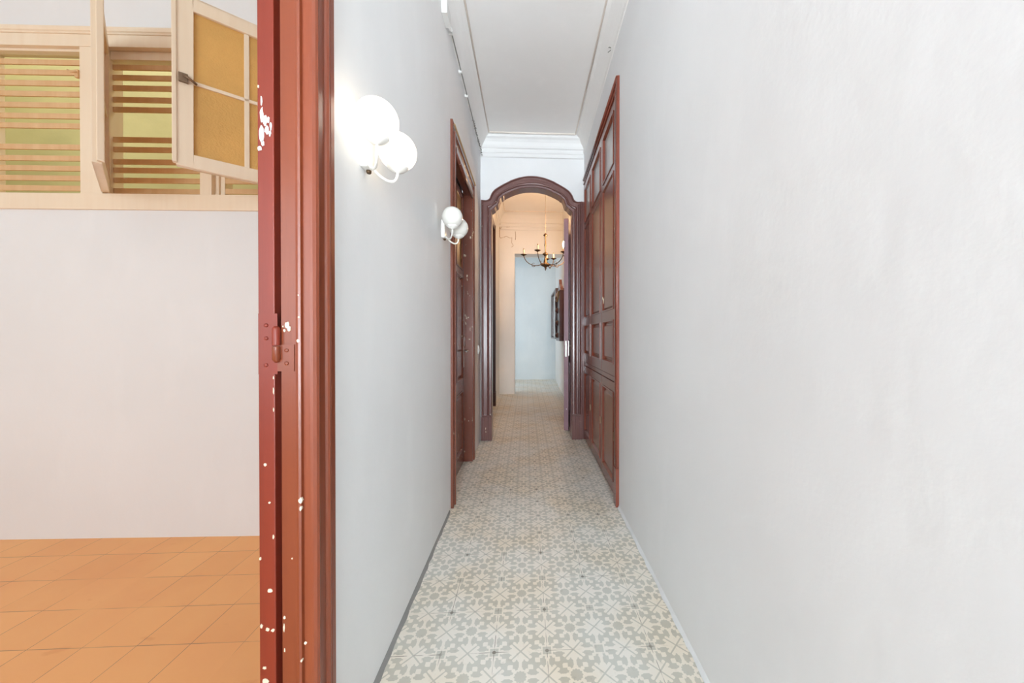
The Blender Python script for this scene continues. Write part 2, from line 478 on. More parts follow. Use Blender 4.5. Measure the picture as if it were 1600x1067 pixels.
# ------------------------------------------------------------------ panelled joinery
def panel_frame(mp, u0, u1, z0, z1, cells, t=.035, n0=0.0):
    """stiles and rails as a solid frame with holes at the cells: (a0,a1,b0,b1)"""
    us = sorted({u0, u1, *[c[0] for c in cells], *[c[1] for c in cells]})
    zs = sorted({z0, z1, *[c[2] for c in cells], *[c[3] for c in cells]})
    mb = MB(mp)
    for i in range(len(us)-1):
        for j in range(len(zs)-1):
            cu, cz = (us[i]+us[i+1])/2, (zs[j]+zs[j+1])/2
            if any(c[0] < cu < c[1] and c[2] < cz < c[3] for c in cells): continue
            mb.box(us[i], us[i+1], n0-t, n0, zs[j], zs[j+1])
    for a0, a1, b0, b1 in [c[:4] for c in cells]:      # sloped moulding round each opening
        w, e, pr_ = .018, .006, .006
        R = [(a0-e, b0-e, a1+e, b1+e, 0.0), (a0-e, b0-e, a1+e, b1+e, pr_), (a0+.004, b0+.004, a1-.004, b1-.004, pr_), (a0+w, b0+w, a1-w, b1-w, -.014)]
        v = []
        for p0, q0, p1, q1, d in R: v += [(p0, n0+d, q0), (p1, n0+d, q0), (p1, n0+d, q1), (p0, n0+d, q1)]
        mb.add(v, [(4*k+i, 4*k+(i+1)%4, 4*k+4+(i+1)%4, 4*k+4+i) for k in range(3) for i in range(4)])
    return mb
def raised_panel(mp, a0, a1, b0, b1, n0=0.0, rw=.035):
    mb = MB(mp); w = .010
    R = [(a0+w, b0+w, a1-w, b1-w, -.016), (a0+w+rw*.6, b0+w+rw*.6, a1-w-rw*.6, b1-w-rw*.6, -.010), (a0+w+rw, b0+w+rw, a1-w-rw, b1-w-rw, -.003)]
    v = []
    for p0, q0, p1, q1, d in R: v += [(p0, n0+d, q0), (p1, n0+d, q0), (p1, n0+d, q1), (p0, n0+d, q1)]
    mb.add(v, [(4*k+i, 4*k+(i+1)%4, 4*k+4+(i+1)%4, 4*k+4+i) for k in range(2) for i in range(4)] + [(8,9,10,11)])
    mb.box(a0, a1, n0-.026, n0-.016, b0, b1)
    return mb

# built-in wardrobe on the right
wr = empty('built_in_wardrobe', (XR(3.2)-.0, 3.2, 0), 'tall brown painted built-in wardrobe with panelled doors on the right wall', 'wardrobe')
mb = MB(RWm)
mb.box(WA+.004, WA+.095, -.06, .012, .275, WT-.004); mb.box(WB-.03, WB-.004, -.06, .004, .0, WT-.004)
mb.box(WA+.095, WB-.03, -.06, .004, WT-.075, WT-.004)
mb.box(WA+.095, WB-.03, -.06, .0, .858, .893)
mb.box(WA+.095, WB-.03, -.06, -.012, 0, .035)
for u in (3.004, 3.532): mb.box(u-.004, u+.004, -.06, -.002, .035, WT-.07)
mb.tube([(WA+.012, .014, .28), (WA+.012, .014, WT-.01)], .009, 8)
mb.tube([(WA+.05, .012, .28), (WA+.05, .012, WT-.06)], .006, 8)
mb.tube([(WA+.01, .014, WT-.012), (WB-.01, .008, WT-.012)], .012, 8)
mb.tube([(WA+.06, .010, WT-.06), (WB-.01, .006, WT-.06)], .007, 8)
part(mb, 'face_frame', M['cab'], wr)
mb = MB(RWm); mb.box(WA+.002, WA+.075, -.02, .022, 0, .268); mb.box(WA+.004, WA+.070, -.02, .016, .268, .282)
part(mb, 'plinth_block', M['cab'], wr, bevel=.003)
mb = MB(RWm)
mb.box(WA+.01, WB-.01, -.49, -.47, .03, WT-.01); mb.box(WA+.01, WA+.03, -.47, -.07, .03, WT-.01); mb.box(WB-.03, WB-.01, -.47, -.07, .03, WT-.01)
part(mb, 'carcass', M['darkdoor'], wr)
bays = [(2.503, 2.999), (3.009, 3.527), (3.537, 4.016)]
for i, (u0, u1) in enumerate(bays):
    a0, a1 = u0+.062, u1-.055
    cells = [(a0, a1, 2.47, 2.845), (a0, a1, 1.40, 2.405), (a0, a1, .99, 1.31)]
    d = part(panel_frame(RWm, u0, u1, .898, 2.918, cells, .03, .004), 'door', M['cab'], wr)
    for c in cells[1:]: part(raised_panel(RWm, *c, n0=.004, rw=.03 if c[3] < 1.4 else .012), 'door_panel', M['cab'], d)
    g = MB(RWm); g.box(a0, a1, -.016, -.010, 2.47, 2.845); tag(part(g, 'glass_pane', M['frost'], d), 'grey frosted glass pane')
    d = part(panel_frame(RWm, u0, u1, .040, .852, [(a0, a1, .12, .775)], .03, .004), 'door', M['cab'], wr)
    part(raised_panel(RWm, a0, a1, .12, .775, n0=.004, rw=.03), 'door_panel', M['cab'], d)
    kb = MB(RWm); kb.box(u0+.022, u0+.034, .004, .012, .43, .49)
    tag(part(kb, 'key_plate', M['oldiron'], d), 'small dark key plate')

# corridor door on the left (door_2)
def LWm(u, n, z): return (XL+n, u, z)
def LDm(u, n, z): return (XLB+.012+n, u, z)
d2 = empty('door_2', (XL, 2.96, 0), kind=S)
cas = [(0,0),(0,.016),(.012,.020),(.020,.016),(.050,.016),(.056,.024),(.070,.024),(.076,.014),(.088,.014),(.088,0)]
mb = MB(LWm)
co, zo = .088, D2T+.088
for sgn, y in ((-1, D2a), (1, D2b)):          # jamb casings
    n = len(cas)
    v = [(y+sgn*(co-a), d, 0) for a, d in cas] + [(y+sgn*(co-a), d, zo-a) for a, d in cas]
    mb.add(v, [(i, i+1, n+i+1, n+i) for i in range(n-1)])
v = [(D2a-(co-a), d, zo-a) for a, d in cas] + [(D2b+(co-a), d, zo-a) for a, d in cas]
mb.add(v, [(i, i+1, n+i+1, n+i) for i in range(n-1)])
part(mb, 'casing', M['door'], d2)
mb = MB(LWm)                                   # rope bead along the casing
y = D2a-.07
while y < D2b+.075:
    mb.lathe([(.001,-.006),(.005,-.004),(.007,0),(.005,.004),(.001,.006)], (y, .026, zo-.030), 6, axis='x'); y += .0145
part(mb, 'rope_bead', M['tan'], d2)
mb = MB()
mb.box(XLB, XL+.012, D2a, D2a+.03, 0, D2T); mb.box(XLB, XL+.012, D2b-.03, D2b, 0, D2T); mb.box(XLB, XL+.012, D2a+.03, D2b-.03, D2T-.04, D2T)
part(mb, 'jamb', M['door'], d2)
mb = MB(); mb.box(XLB+.02, XL+.022, D2a+.03, D2b-.03, D2T-.082, D2T-.042); mb.tube([(XL+.012, D2a+.03, D2T-.095), (XL+.012, D2b-.03, D2T-.095)], .014, 10)
part(mb, 'head_moulding', M['door'], d2)
u0, u1 = D2a+.032, D2b-.032; um = (u0+u1)/2
cA_ = (u0+.085, um-.03); cB_ = (um+.03, u1-.075)
cells = []
for c in (cA_, cB_):
    cells += [(c[0], c[1], 2.27, 2.47), (c[0], c[1], 1.80, 2.21), (c[0], c[1], .80, 1.73)]
cells.append((cA_[0], cB_[1], .15, .68))
leaf = part(panel_frame(LDm, u0, u1, .012, 2.515, cells, .035, 0), 'door_leaf', M['door'], d2)
for c in cells:
    if c[2] > 1.75:
        g = MB(LDm); g.box(c[0], c[1], -.014, -.010, c[2], c[3])
        tag(part(g, 'glass_pane', M['tan_glass'], leaf), 'yellowish glass pane')
    else: part(raised_panel(LDm, *c, n0=0, rw=.03), 'door_panel', M['door'], leaf)
mb = MB(LDm); hy = u1-.040
mb.box(hy-.011, hy+.011, 0, .004, .90, 1.10)
part(mb, 'handle_plate', M['steel'], leaf, bevel=.0015)
mb = MB(LDm); mb.tube([(hy, .004, 1.055), (hy, .035, 1.055), (hy-.006, .042, 1.055), (hy-.02, .044, 1.055), (hy-.10, .044, 1.05)], [.008,.008,.008,.007,.006], 10)
part(mb, 'handle', M['steel'], leaf)
mb = MB(LDm); mb.lathe([(.013,0),(.013,.004),(.006,.005),(.006,.014),(.002,.015)], (hy, 0, 1.19), 12, axis='y')
mb.tube([(hy, .012, 1.19), (hy+.003, .016, 1.16), (hy, .014, 1.10)], .0018, 6)
part(mb, 'lock_cylinder', M['steel'], leaf)
mb = MB(); mb.box(XLB-.03, XLB-.02, D2a-.05, D2b+.05, 0, D2T+.05); part(mb, 'dark_backing', M['black'], d2)  # darkness behind the door put in as a black sheet

# ------------------------------------------------------------------ near doorway to the left room (door_1)
YJ = .869
d1 = empty('door_1', (XL, YJ, 0), kind=S)
jp = [(-.587,YJ),(-.553,YJ),(-.551,YJ-.003),(-.545,YJ-.005),(-.540,YJ-.003),(-.538,YJ+.004),(-.534,YJ+.004),(-.532,YJ-.001),(-.520,YJ),(-.514,YJ+.001),(-.508,YJ+.005),(-.505,YJ+.011),(-.507,YJ+.017),(-.512,YJ+.020),(-.512,YJ+.048),(-.507,YJ+.051),(-.504,YJ+.057),(-.506,YJ+.063),(-.510,YJ+.066),(-.507,YJ+.070),(-.507,YJ+.086),(-.522,YJ+.087),(-.522,YJ+.031),(-.604,YJ+.031),(-.604,YJ+.024),(-.587,YJ+.022)]
mb = MB(); mb.prism(jp, 0, D1T+.03); 
part(mb, 'jamb', M['jamb'], d1)
mb = MB(); jq = [(x, -YJ+2*.0+.85-(y-YJ)-.0) for x, y in jp]     # mirrored jamb on the other side of the opening
jq = [(x, .0-(y-YJ)) for x, y in jp]
mb.prism(jq, 0, D1T+.03); mb.box(-.587, -.508, .0, YJ, D1T-.03, D1T+.03)
part(mb, 'jamb', M['jamb'], d1)
LX0, LX1 = -.6405, -.6025
mb = MB(); mb.box(LX0, LX1, YJ, YJ+.80, .006, D1T-.01)
dl = part(mb, 'door_leaf', M['leaf_red'], d1, bevel=.002)
hg = None
hc = (-.5945, YJ-.006)
mb = MB()
mb.lathe([(.004,.047),(.0075,.043),(.0085,.038),(.0085,.003),(.0085,.001)], (hc[0], hc[1], 1.173), 14)
mb.box(-.6385, hc[0], YJ-.0025, YJ-.0005, 1.105, 1.250)
hg = tag(part(mb, 'hinge', M['leaf_red'], d1), 'painted butt hinge between door leaf and jamb')
mb = MB()
mb.lathe([(.003,-.040),(.0085,-.033),(.0085,-.003),(.0085,-.001)], (hc[0], hc[1], 1.173), 14)
mb.box(hc[0], -.556, YJ-.0025, YJ-.0005, 1.112, 1.176)
part(mb, 'knuckle', M['jamb'], hg)
for x, z in ((-.620,1.222),(-.620,1.191),(-.6205,1.127),(-.573,1.162),(-.573,1.131)):
    mb = MB(); mb.lathe([(.0048,-.0025),(.0045,-.0042),(.002,-.005)], (x, YJ, z), 12, axis='y')
    part(mb, 'screw', M['leaf_red'] if x < -.6 else M['jamb'], hg)
CH = [(-0.6250,0.8882,0.0048,0.0048),(-0.6155,0.7962,0.0032,0.0032),(-0.6067,0.7142,0.0024,0.0064),(-0.6370,0.6625,0.0028,0.0048),(-0.6148,0.5848,0.0064,0.0056),(-0.6355,0.5004,0.0040,0.0064),(-0.6213,0.4913,0.0048,0.0048),(-0.6088,0.4887,0.0056,0.0048),(-0.6284,0.3986,0.0048,0.0048),(-0.6259,0.3656,0.0111,0.0080),(-0.6370,1.7903,0.0024,0.0048),(-0.6050,1.0959,0.0014,0.0048),(-0.6050,1.0191,0.0014,0.0064),(-.6050,1.065,.0012,.010),
(-0.5728,1.2218,0.0060,0.0100),(-.568,1.214,.0045,.009),(-0.5790,1.2095,0.0032,0.0040),(-.5825,1.219,.002,.003),(-0.5446,1.1850,0.0040,0.0048),(-0.5409,0.8024,0.0052,0.0080),(-0.5405,0.7822,0.0030,0.0064),(-0.5815,0.5185,0.0032,0.0048),(-0.5830,0.4937,0.0022,0.0127),(-0.5325,0.4552,0.0038,0.0048),(-0.5400,0.4162,0.0030,0.0040),(-0.5430,1.2419,0.0024,0.0032),(-0.5443,1.2941,0.0016,0.0024),(-0.5636,0.6606,0.0016,0.0024),(-.5815,.44,.0018,.006)]
SM = [(-0.6300,1.7556,0.0024,0.0159),(-0.6300,1.7245,0.0050,0.0200),(-0.6220,1.7096,0.0060,0.0150),(-.614,1.712,.0035,.010),(-0.6088,1.6983,0.0030,0.0120),(-0.6300,1.6809,0.0085,0.0254),(-0.6180,1.688,0.0060,0.0140),(-0.6340,1.6434,0.0055,0.0080),(-.6105,1.680,.003,.009),(-.627,1.655,.004,.008)]
def flecks(lst, name, mat, par):
    mb = MB()
    for x, z, a, b in lst:
        n = 11; o = []; a *= .82; b *= .82
        for k in range(n):
            t_ = 2*PI*k/n; r = .72+.5*random.random()
            o.append((x+a*r*math.cos(t_), z+b*r*math.sin(t_)))
        mb.prism(o, YJ-.0052 if -.553 < x < -.538 else YJ-.0012, YJ+.0005, axis='y')
    return tag(part(mb, name, mat, par), None, None, None, None)
tag(flecks(CH, 'paint_chips', M['chip'], d1), 'cream flecks where the paint has chipped', kind='stuff')
tag(flecks(SM, 'plaster_smear', M['smear'], d1), 'white smear on the brown leaf edge', kind='stuff')

# ------------------------------------------------------------------ left room shell
WZ0, WZ1 = 1.935, 2.985                        # transom frame
mb = MB(LRm)
mb.box(-4.2, -.62, -.10, 0, 0, WZ0); mb.box(-4.2, -.62, -.10, 0, WZ1, 3.6); mb.box(-4.2, -3.75, -.10, 0, WZ0, WZ1); mb.box(-1.22, -.62, -.10, 0, WZ0, WZ1)
mb.build('wall_left_room_back', M['wall_room'], kind=S)
mb = MB(); mb.box(-4.3, -4.2, YR, 2.4, 0, 3.6)
mb.build('wall_left_room_side', M['wall_room'], kind=S)
mb = MB(); mb.box(-4.3, -.62, YR, 2.4, 3.6, 3.7); mb.build('ceiling_left_room', M['ceil'], kind=S)
mb = MB(); mb.box(-4.3, XLB, YR-.1, YR, 0, .7); mb.box(-4.3, XLB, YR-.1, YR, 2.9, 3.7); mb.box(-4.3, -3.9, YR-.1, YR, .7, 2.9); mb.box(-1.2, XLB, YR-.1, YR, .7, 2.9)
mb.build('wall_left_room_front', M['wall_room'], kind=S)
mb = MB(); mb.box(XLB, -.45, Y0-.1, Y0, 0, 3.56); mb.box(.50, .80, Y0-.1, Y0, 0, 3.56); mb.box(-.45, .50, Y0-.1, Y0, 0, .25); mb.box(-.45, .50, Y0-.1, Y0, 3.1, 3.56)
mb.build('wall_front', M['wall'], kind=S)

# transom window with slats
w1 = empty('window_1', (-2.2, LRy(-2.2), WZ0), kind=S)
mb = MB(LRm)
mb.box(-3.75, -1.22, -.09, .012, WZ0, 2.028); 
mb.box(-3.75, -1.22, -.09, .008, 2.885, 2.955)
mb.prism([(0,2.955),(.012,2.955),(.016,2.962),(.022,2.966),(.026,2.978),(.026,2.988),(0,2.992)], -3.75, -1.22, axis='x')
for a, b in ((-2.607,-2.482),(-1.925,-1.858),(-3.28,-3.16),(-1.30,-1.22)): mb.box(a, b, -.09, .006, 2.028, 2.885)
for a, b in ((-2.482,-2.466),(-1.858,-1.838),(-1.945,-1.925)): mb.box(a, b, -.09, -.020, 2.028, 2.885)
mb.box(-1.838, -1.812, -.09, -.032, 2.028, 2.885)
mb.box(-2.466, -1.945, -.07, -.024, 2.835, 2.885); mb.box(-3.16, -2.607, -.05, -.015, 2.87, 2.885)
fr = part(mb, 'window_frame', M['cream_wood'], w1, bevel=.002)
fr2 = [2.816,2.756,2.692,2.626,2.565,2.385,2.323,2.252,2.200,2.142,2.080]
fr1 = [2.835,2.771,2.708,2.647,2.582,2.517,2.457,2.331,2.268,2.209,2.148,2.088]
def slats(x0, x1, zs, n0):
    mb = MB(LRm)
    for z in zs:
        j = random.uniform(-.003, .003)
        mb.box(x0, x1, n0-.010, n0, z-.031+j, z+j)
    return part(mb, 'slat_panel', M['slat'], w1, bevel=.0015)
slats(-3.16, -2.607, fr1, -.03); slats(-2.466, -1.945, fr2, -.035); slats(-1.812, -1.30, fr2, -.035)
# catch at the left bay
mb = MB(LRm); mb.box(-2.625, -2.607, 0, .014, 2.70, 2.745); mb.tube([(-2.61,.014,2.73),(-2.635,.024,2.722),(-2.65,.024,2.735)], .004, 8)
part(mb, 'catch', M['slat'], w1)

def casement(hx_, hy_, dx, dy, name_label, face):
    """opened sash: hinge point, unit direction to its free stile"""
    L, z0, z1, t = .535, 2.035, 2.882, .034
    def mp(u, n, z): return (hx_+dx*u+(-dy)*n, hy_+dy*u+dx*n, z)
    st, ra = .062, .066
    g0, g1 = st, L-st
    um_, zm = g0+(g1-g0)*.5, (z0+z1)/2+.005
    mb = MB(mp)
    mb.box(0, st, 0, t, z0, z1); mb.box(L-st, L, 0, t, z0, z1)
    mb.box(st, L-st, 0, t, z0, z0+ra); mb.box(st, L-st, 0, t, z1-ra, z1)
    for n_ in (0.0, t):                          # inner moulding
        s_ = 1 if n_ else -1
    mb.box(um_-.011, um_+.011, .006, t-.006, z0+ra, z1-ra)
    mb.box(g0, g1, .006, t-.006, zm-.009, zm+.009)
    mb.box(L-.005, L+.012, t*.5, t+.008, z0+.01, z1-.01)      # rebate lip of the free stile
    f = tag(part(mb, 'casement', M['cream_wood'], w1, bevel=.003), name_label)
    g = MB(mp); g.box(g0-.004, g1+.004, t/2-.002, t/2+.002, z0+ra-.004, z1-ra+.004)
    tag(part(g, 'glass_pane', M['amber'], f), 'amber textured glass')
    if not face: return f
    c = MB(mp); fn = t
    c.box(L-.045, L-.012, fn, fn+.014, zm-.02, zm+.022); c.tube([(L-.03, fn+.016, zm+.012), (L-.055, fn+.022, zm-.004), (L-.075, fn+.004, zm-.01)], .006, 8)
    part(c, 'catch', M['oldiron'], f)
    h = MB(mp); 
    for z in (z0+.12, z1-.12): h.tube([(-.002, t/2, z-.03), (-.002, t/2, z+.03)], .006, 8)
    part(h, 'hinge', M['cream_wood'], f)
    return f
a = math.atan2(-.37, .38); casement(-2.478, LRy(-2.478)-.016, math.cos(a), math.sin(a), 'opened sash seen nearly edge-on', False)
a = math.atan2(-.32, -.425); casement(-1.305, LRy(-1.305)-.012, math.cos(a), math.sin(a), 'opened sash turned so its amber panes face the room', True)

# light shaft behind the transom: green walls
mb = MB(); mb.box(-4.6, -.9, 3.25, 3.33, .8, 4.6); mb.box(-4.68, -4.6, 2.35, 3.33, .8, 4.6); mb.box(-.98, -.9, 2.35, 3.25, .8, 4.6)
mb.box(-4.6, -.98, 2.35, 3.25, .8, .88)
mb.build('wall_green_shaft', M['green'], kind=S)
mb = MB(); pts = []
for i in range(16):
    q = i/15; pts.append((-2.28+.34*q+.015*math.sin(9*q), 3.20-.55*q*q, 3.25-1.18*q))
mb.tube(pts, .004, 6); tag(mb.build('shaft_wire', M['cable']), 'thin dark wire hanging in front of the green wall behind the slats', 'wire')
mb = MB(); pts = []
for i in range(15):
    q = i/14; pts.append((-3.05+.12*math.cos(3.6*q+.4), 2.75, 2.06+.05*math.sin(3.6*q)))
mb.tube(pts, .006, 6); tag(mb.build('coiled_wire', M['cable']), 'loop of grey wire lying behind the lowest slats of the left bay', 'wire')
mb = MB(); mb.prism([(-2.17,2.03),(-2.07,2.041),(-1.98,2.037),(-1.93,2.03)], LRy(-2)+.066, LRy(-2)+.085, axis='y')
tag(mb.build('yellow_leaf', plain('yellow_green', (.55,.5,.08,1), .5)), 'yellow-green dry leaf lying on the window sill behind the slats', 'leaf')

# ------------------------------------------------------------------ lobby and far room
LL = -.548
def LBm(u, n, z): return (LL+n, u, z)
d4a, d4b, d4T = 5.05, 5.98, 3.00
mb = MB()
mb.box(-.66, LL, YA+.12, d4a, 0, LZ); mb.box(-.66, LL, d4a, d4b, d4T, LZ); mb.box(-.66, LL, d4b, YB, 0, LZ)
mb.build('wall_lobby_left', M['wall_lobby'], kind=S)
# right wall of the lobby with the opening of the open door
dr0, dr1, drT = 5.20, 5.95, 2.66
mb = MB(RWm)
mb.box(YA+.12, dr0, -.12, 0, 0, LZ); mb.box(dr0, dr1, -.12, 0, drT, LZ); mb.box(dr1, YF, -.12, 0, 0, LZ)
mb.build('wall_lobby_right', M['wall_lobby'], kind=S)
mb = MB(RWm); mb.box(dr0-.05, dr1+.05, -.50, -.45, 0, drT+.05); mb.box(dr0-.1,dr0-.05,-.45,-.12,0,drT+.05); mb.box(dr1+.05,dr1+.1,-.45,-.12,0,drT+.05)
mb.build('wall_closet', M['wall_lobby'], kind=S)
mb = MB()
mb.box(-.66, -.237, YB, YB+.34, 0, LZ); mb.box(-.237, XR(YB), YB, YB+.34, 2.86, LZ)
mb.build('wall_lobby_end', M['wall_lobby'], kind=S)
mb = MB(); mb.box(-.66, .9, YA+.12, YB, LZ, LZ+.1); mb.box(-1.9, .95, YB+.34, YF+.1, 3.3, 3.4); mb.build('ceiling_lobby', M['ceil'], kind=S)
mb = MB()
pl_ = [(0,3.40),(.012,3.40),(.016,3.42),(.012,3.435),(.012,3.47),(.030,3.475),(.036,3.50),(.05,3.56),(.08,3.62),(.11,3.65),(.112,3.679),(0,3.679)]
mb.prism([(YB-a, b) for a, b in pl_], LL, XR(YB), axis='x')
mb.prism([(LL+a, b) for a, b in pl_], YA+.12, YB, axis='y')
mb.tube([(LL, YB-.006, 3.345), (XR(YB), YB-.006, 3.345)], .006, 6)
mb.build('trim_6', M['wall_lobby'], kind=S)
mb = MB(); mb.tube([(-.43, YB-.14, LZ-.004), (.6, YB-.14, LZ-.004)], .012, 8); mb.tube([(-.43, YB-.14, LZ-.004), (-.43, YA+.2, LZ-.004)], .012, 8)
mb.build('trim_7', M['ochre_line'], kind=S)
mb = MB(); mb.box(-1.9, .95, YF, YF+.1, 0, 3.3); mb.build('wall_far', M['wall_far'], kind=S)
mb = MB(); mb.box(-1.9, -.66, YB+.24, YB+.34, 0, 3.3); mb.box(-2.0, -1.9, YB+.24, YF+.1, 0, .5); mb.box(-2.0,-1.9,YB+.24,YF+.1,2.7,3.3); mb.build('wall_far_side', M['wall_far'], kind=S)

# dark door frame in the lobby's left wall
d4 = empty('door_4', (LL, 5.5, 0), kind=S)
mb = MB(LBm)
for a, b in ((d4a-.08, d4a+.02), (d4b-.02, d4b+.09)):
    mb.box(a, b, -.10, .016, .24, d4T+.09); mb.box(a+.02, b-.03, .016, .026, .24, d4T+.06); mb.box(a-.004, b+.004, -.10, .030, 0, .24)
mb.box(d4a+.02, d4b-.02, -.10, .016, d4T-.02, d4T+.09)
part(mb, 'casing', M['darkdoor'], d4, bevel=.003)
cells = [(d4a+.11, 5.49, .25, .85), (5.55, d4b-.11, .25, .85), (d4a+.11, 5.49, 1.0, 2.2), (5.55, d4b-.11, 1.0, 2.2)]
lf = part(panel_frame(LBm, d4a+.022, d4b-.022, .01, d4T-.022, cells, .03, -.05), 'door_leaf', M['darkdoor'], d4)
for c in cells: part(raised_panel(LBm, *c, n0=-.05), 'door_panel', M['darkdoor'], lf)

# open door leaf past the arch, hinged on the lobby's right wall
d5 = empty('door_5', (XR(dr0), dr0, 0), kind=S)
mb = MB(RWm)
for a, b in ((dr0, dr0+.03), (dr1-.03, dr1)): mb.box(a, b, -.12, .014, 0, drT)
mb.box(dr0+.03, dr1-.03, -.12, .014, drT-.03, drT)
mb.box(dr0-.07, dr0, 0, .014, 0, drT+.07); mb.box(dr1, dr1+.07, 0, .014, 0, drT+.07); mb.box(dr0, dr1, 0, .014, drT, drT+.07)
part(mb, 'casing', M['open'], d5, bevel=.002)
F = Vector((.470, 4.365)); H = Vector((XR(dr0)-.045, dr0-.01)); D = (H-F); Lf = D.length; D.normalize()
def ODm(u, n, z): return (F.x+D.x*u+D.y*n, F.y+D.y*u-D.x*n, z)
cells = [(.11, Lf-.11, .25, .85), (.11, Lf-.11, 1.15, 2.45)]
lf = part(panel_frame(ODm, 0, Lf, .012, 2.652, cells, .055, .055), 'door_leaf', M['open'], d5)
for c in cells: part(raised_panel(ODm, *c, n0=.055), 'door_panel', M['open'], lf)
mb = MB(ODm); mb.box(-.003, 0, .014, .036, .93, 1.13); part(mb, 'lock_plate', M['steel'], lf)
mb = MB(ODm); mb.tube([(.045,.055,1.065),(.045,.095,1.065),(.055,.10,1.065),(.13,.10,1.06)], .009, 10); mb.box(.025,.062,.055,.060,.94,1.13)
part(mb, 'handle', M['steel'], lf)

# ------------------------------------------------------------------ lamps
def make_sconce(loc, label, lit):
    r = empty('wall_sconce', loc, label, 'wall lamp', 'double globe sconces on the left wall')
    x0, y0, z0 = loc
    mb = MB(); mb.box(x0, x0+.022, y0-.022, y0+.022, z0, z0+.108)
    part(mb, 'backplate', M['white_metal'], r, bevel=.003)
    mb = MB(); mb.lathe([(.006,-.010),(.008,-.006),(.008,0)], (x0+.014, y0+.012, z0), 10)
    tag(part(mb, 'finial', M['brass'], r), 'small brass nut')
    for sg, ex in ((-1, .083), (1, .092)):
        cx, cy, cz = x0+ex, y0+(-.092 if sg < 0 else .050), z0+.030 + (.004 if sg < 0 else -.014)
        P0 = Vector((x0+.022, y0+sg*.008, z0+.012)); P3 = Vector((cx, cy, cz)); pts = []
        P1 = P0+Vector((.030, sg*.012, -.040)); P2 = P3+Vector((0, 0, -.060))
        for i in range(15):
            q = i/14; pts.append(P0*(1-q)**3+P1*3*q*(1-q)**2+P2*3*q*q*(1-q)+P3*q**3)
        mb = MB(); mb.tube(pts, .0045, 10)
        arm = part(mb, 'arm', M['white_metal'], r)
        mb = MB(); mb.lathe([(.004,-.006),(.008,-.004),(.022,.002),(.034,.012),(.0345,.017),(.030,.016),(.018,.006),(.002,.004)], (cx, cy, cz), 24)
        part(mb, 'cup', M['white_metal'], arm)
        mb = MB(); mb.sphere((cx, cy, cz+.006+.060), .061, z0=-.86)
        part(mb, 'globe', M['globe_on'] if lit else M['globe_off'], arm)
    return r
make_sconce((XL, 1.149, 1.730), 'lit white double globe sconce, the nearer one, glowing on the left wall', True)
make_sconce((XL, 2.205, 1.800), 'unlit white double globe sconce beside the brown panelled door', False)
sh = MB()

# chandelier
cx, cy = .305, 5.60
ch = empty('chandelier', (cx, cy, LZ), 'brass candle chandelier hanging in the room beyond the arch', 'chandelier')
mb = MB(); mb.lathe([(.045,0),(.045,-.012),(.02,-.03),(.008,-.04)], (cx, cy, LZ), 20); mb.tube([(cx, cy, LZ-.03), (cx, cy, 2.60)], .0028, 8)
part(mb, 'hanging_cord', M['cable_b'], ch)
mb = MB(); prf = [(.004,2.83),(.016,2.82),(.030,2.80),(.034,2.79),(.012,2.775),(.010,2.70),(.014,2.66),(.018,2.63),(.010,2.61),(.010,2.53),(.020,2.515),(.044,2.50),(.050,2.49),(.024,2.475),(.014,2.455),(.016,2.42),(.028,2.38),(.030,2.35),(.046,2.34),(.078,2.33),(.082,2.32),(.060,2.305),(.024,2.29),(.012,2.275),(.010,2.25),(.004,2.23)]
mb.lathe(prf, (cx, cy, 0), 20); part(mb, 'turned_stem', M['brass'], ch)
angs = [181, 247, 321, 10, 60, 82]
RA = .345
for i, a in enumerate(angs):
    a = math.radians(a); ca, sa = math.cos(a), math.sin(a)
    R_ = RA if i < 4 else .30
    zz = 2.475 if i != 1 else 2.47
    def at(r, z): return Vector((cx+ca*r, cy+sa*r, z))
    c4 = [at(.04, 2.35), at(.12, 2.27), at(R_-.02, 2.31), at(R_, zz)]
    pts = [c4[0]*(1-q)**3+c4[1]*3*q*(1-q)**2+c4[2]*3*q*q*(1-q)+c4[3]*q**3 for q in [k/16 for k in range(17)]]
    curl = [at(R_*.55+.03*math.cos(w), 2.32+.03*math.sin(w)) for w in [k/10*5.2+3.4 for k in range(11)]]
    mb = MB(); mb.tube(pts, .0065, 8); mb.tube(curl, [.005-.0003*k for k in range(11)], 8)
    arm = part(mb, 'arm', M['brass'], ch)
    e = at(R_, zz)
    mb = MB(); mb.lathe([(.006,-.02),(.012,-.012),(.045,.004),(.050,.010),(.045,.011),(.014,.004),(.002,.004)], tuple(e), 20)
    part(mb, 'drip_cup', M['brass'], arm)
    mb = MB(); mb.lathe([(.013,.004),(.013,.082),(.009,.084)], tuple(e), 14)
    part(mb, 'candle_sleeve', M['candle'], arm)
    mb = MB()
    if i == 2:
        mb.lathe([(.007,.084),(.014,.10),(.017,.12),(.012,.145),(.003,.168)], tuple(e), 16)
        tag(part(mb, 'bulb', M['bulb'], arm), 'glowing candle bulb'); LITP = e+Vector((0,0,.12))
    else:
        mb.lathe([(.008,.084),(.009,.100),(.004,.106)], tuple(e), 10); part(mb, 'socket', M['oldiron'], arm)

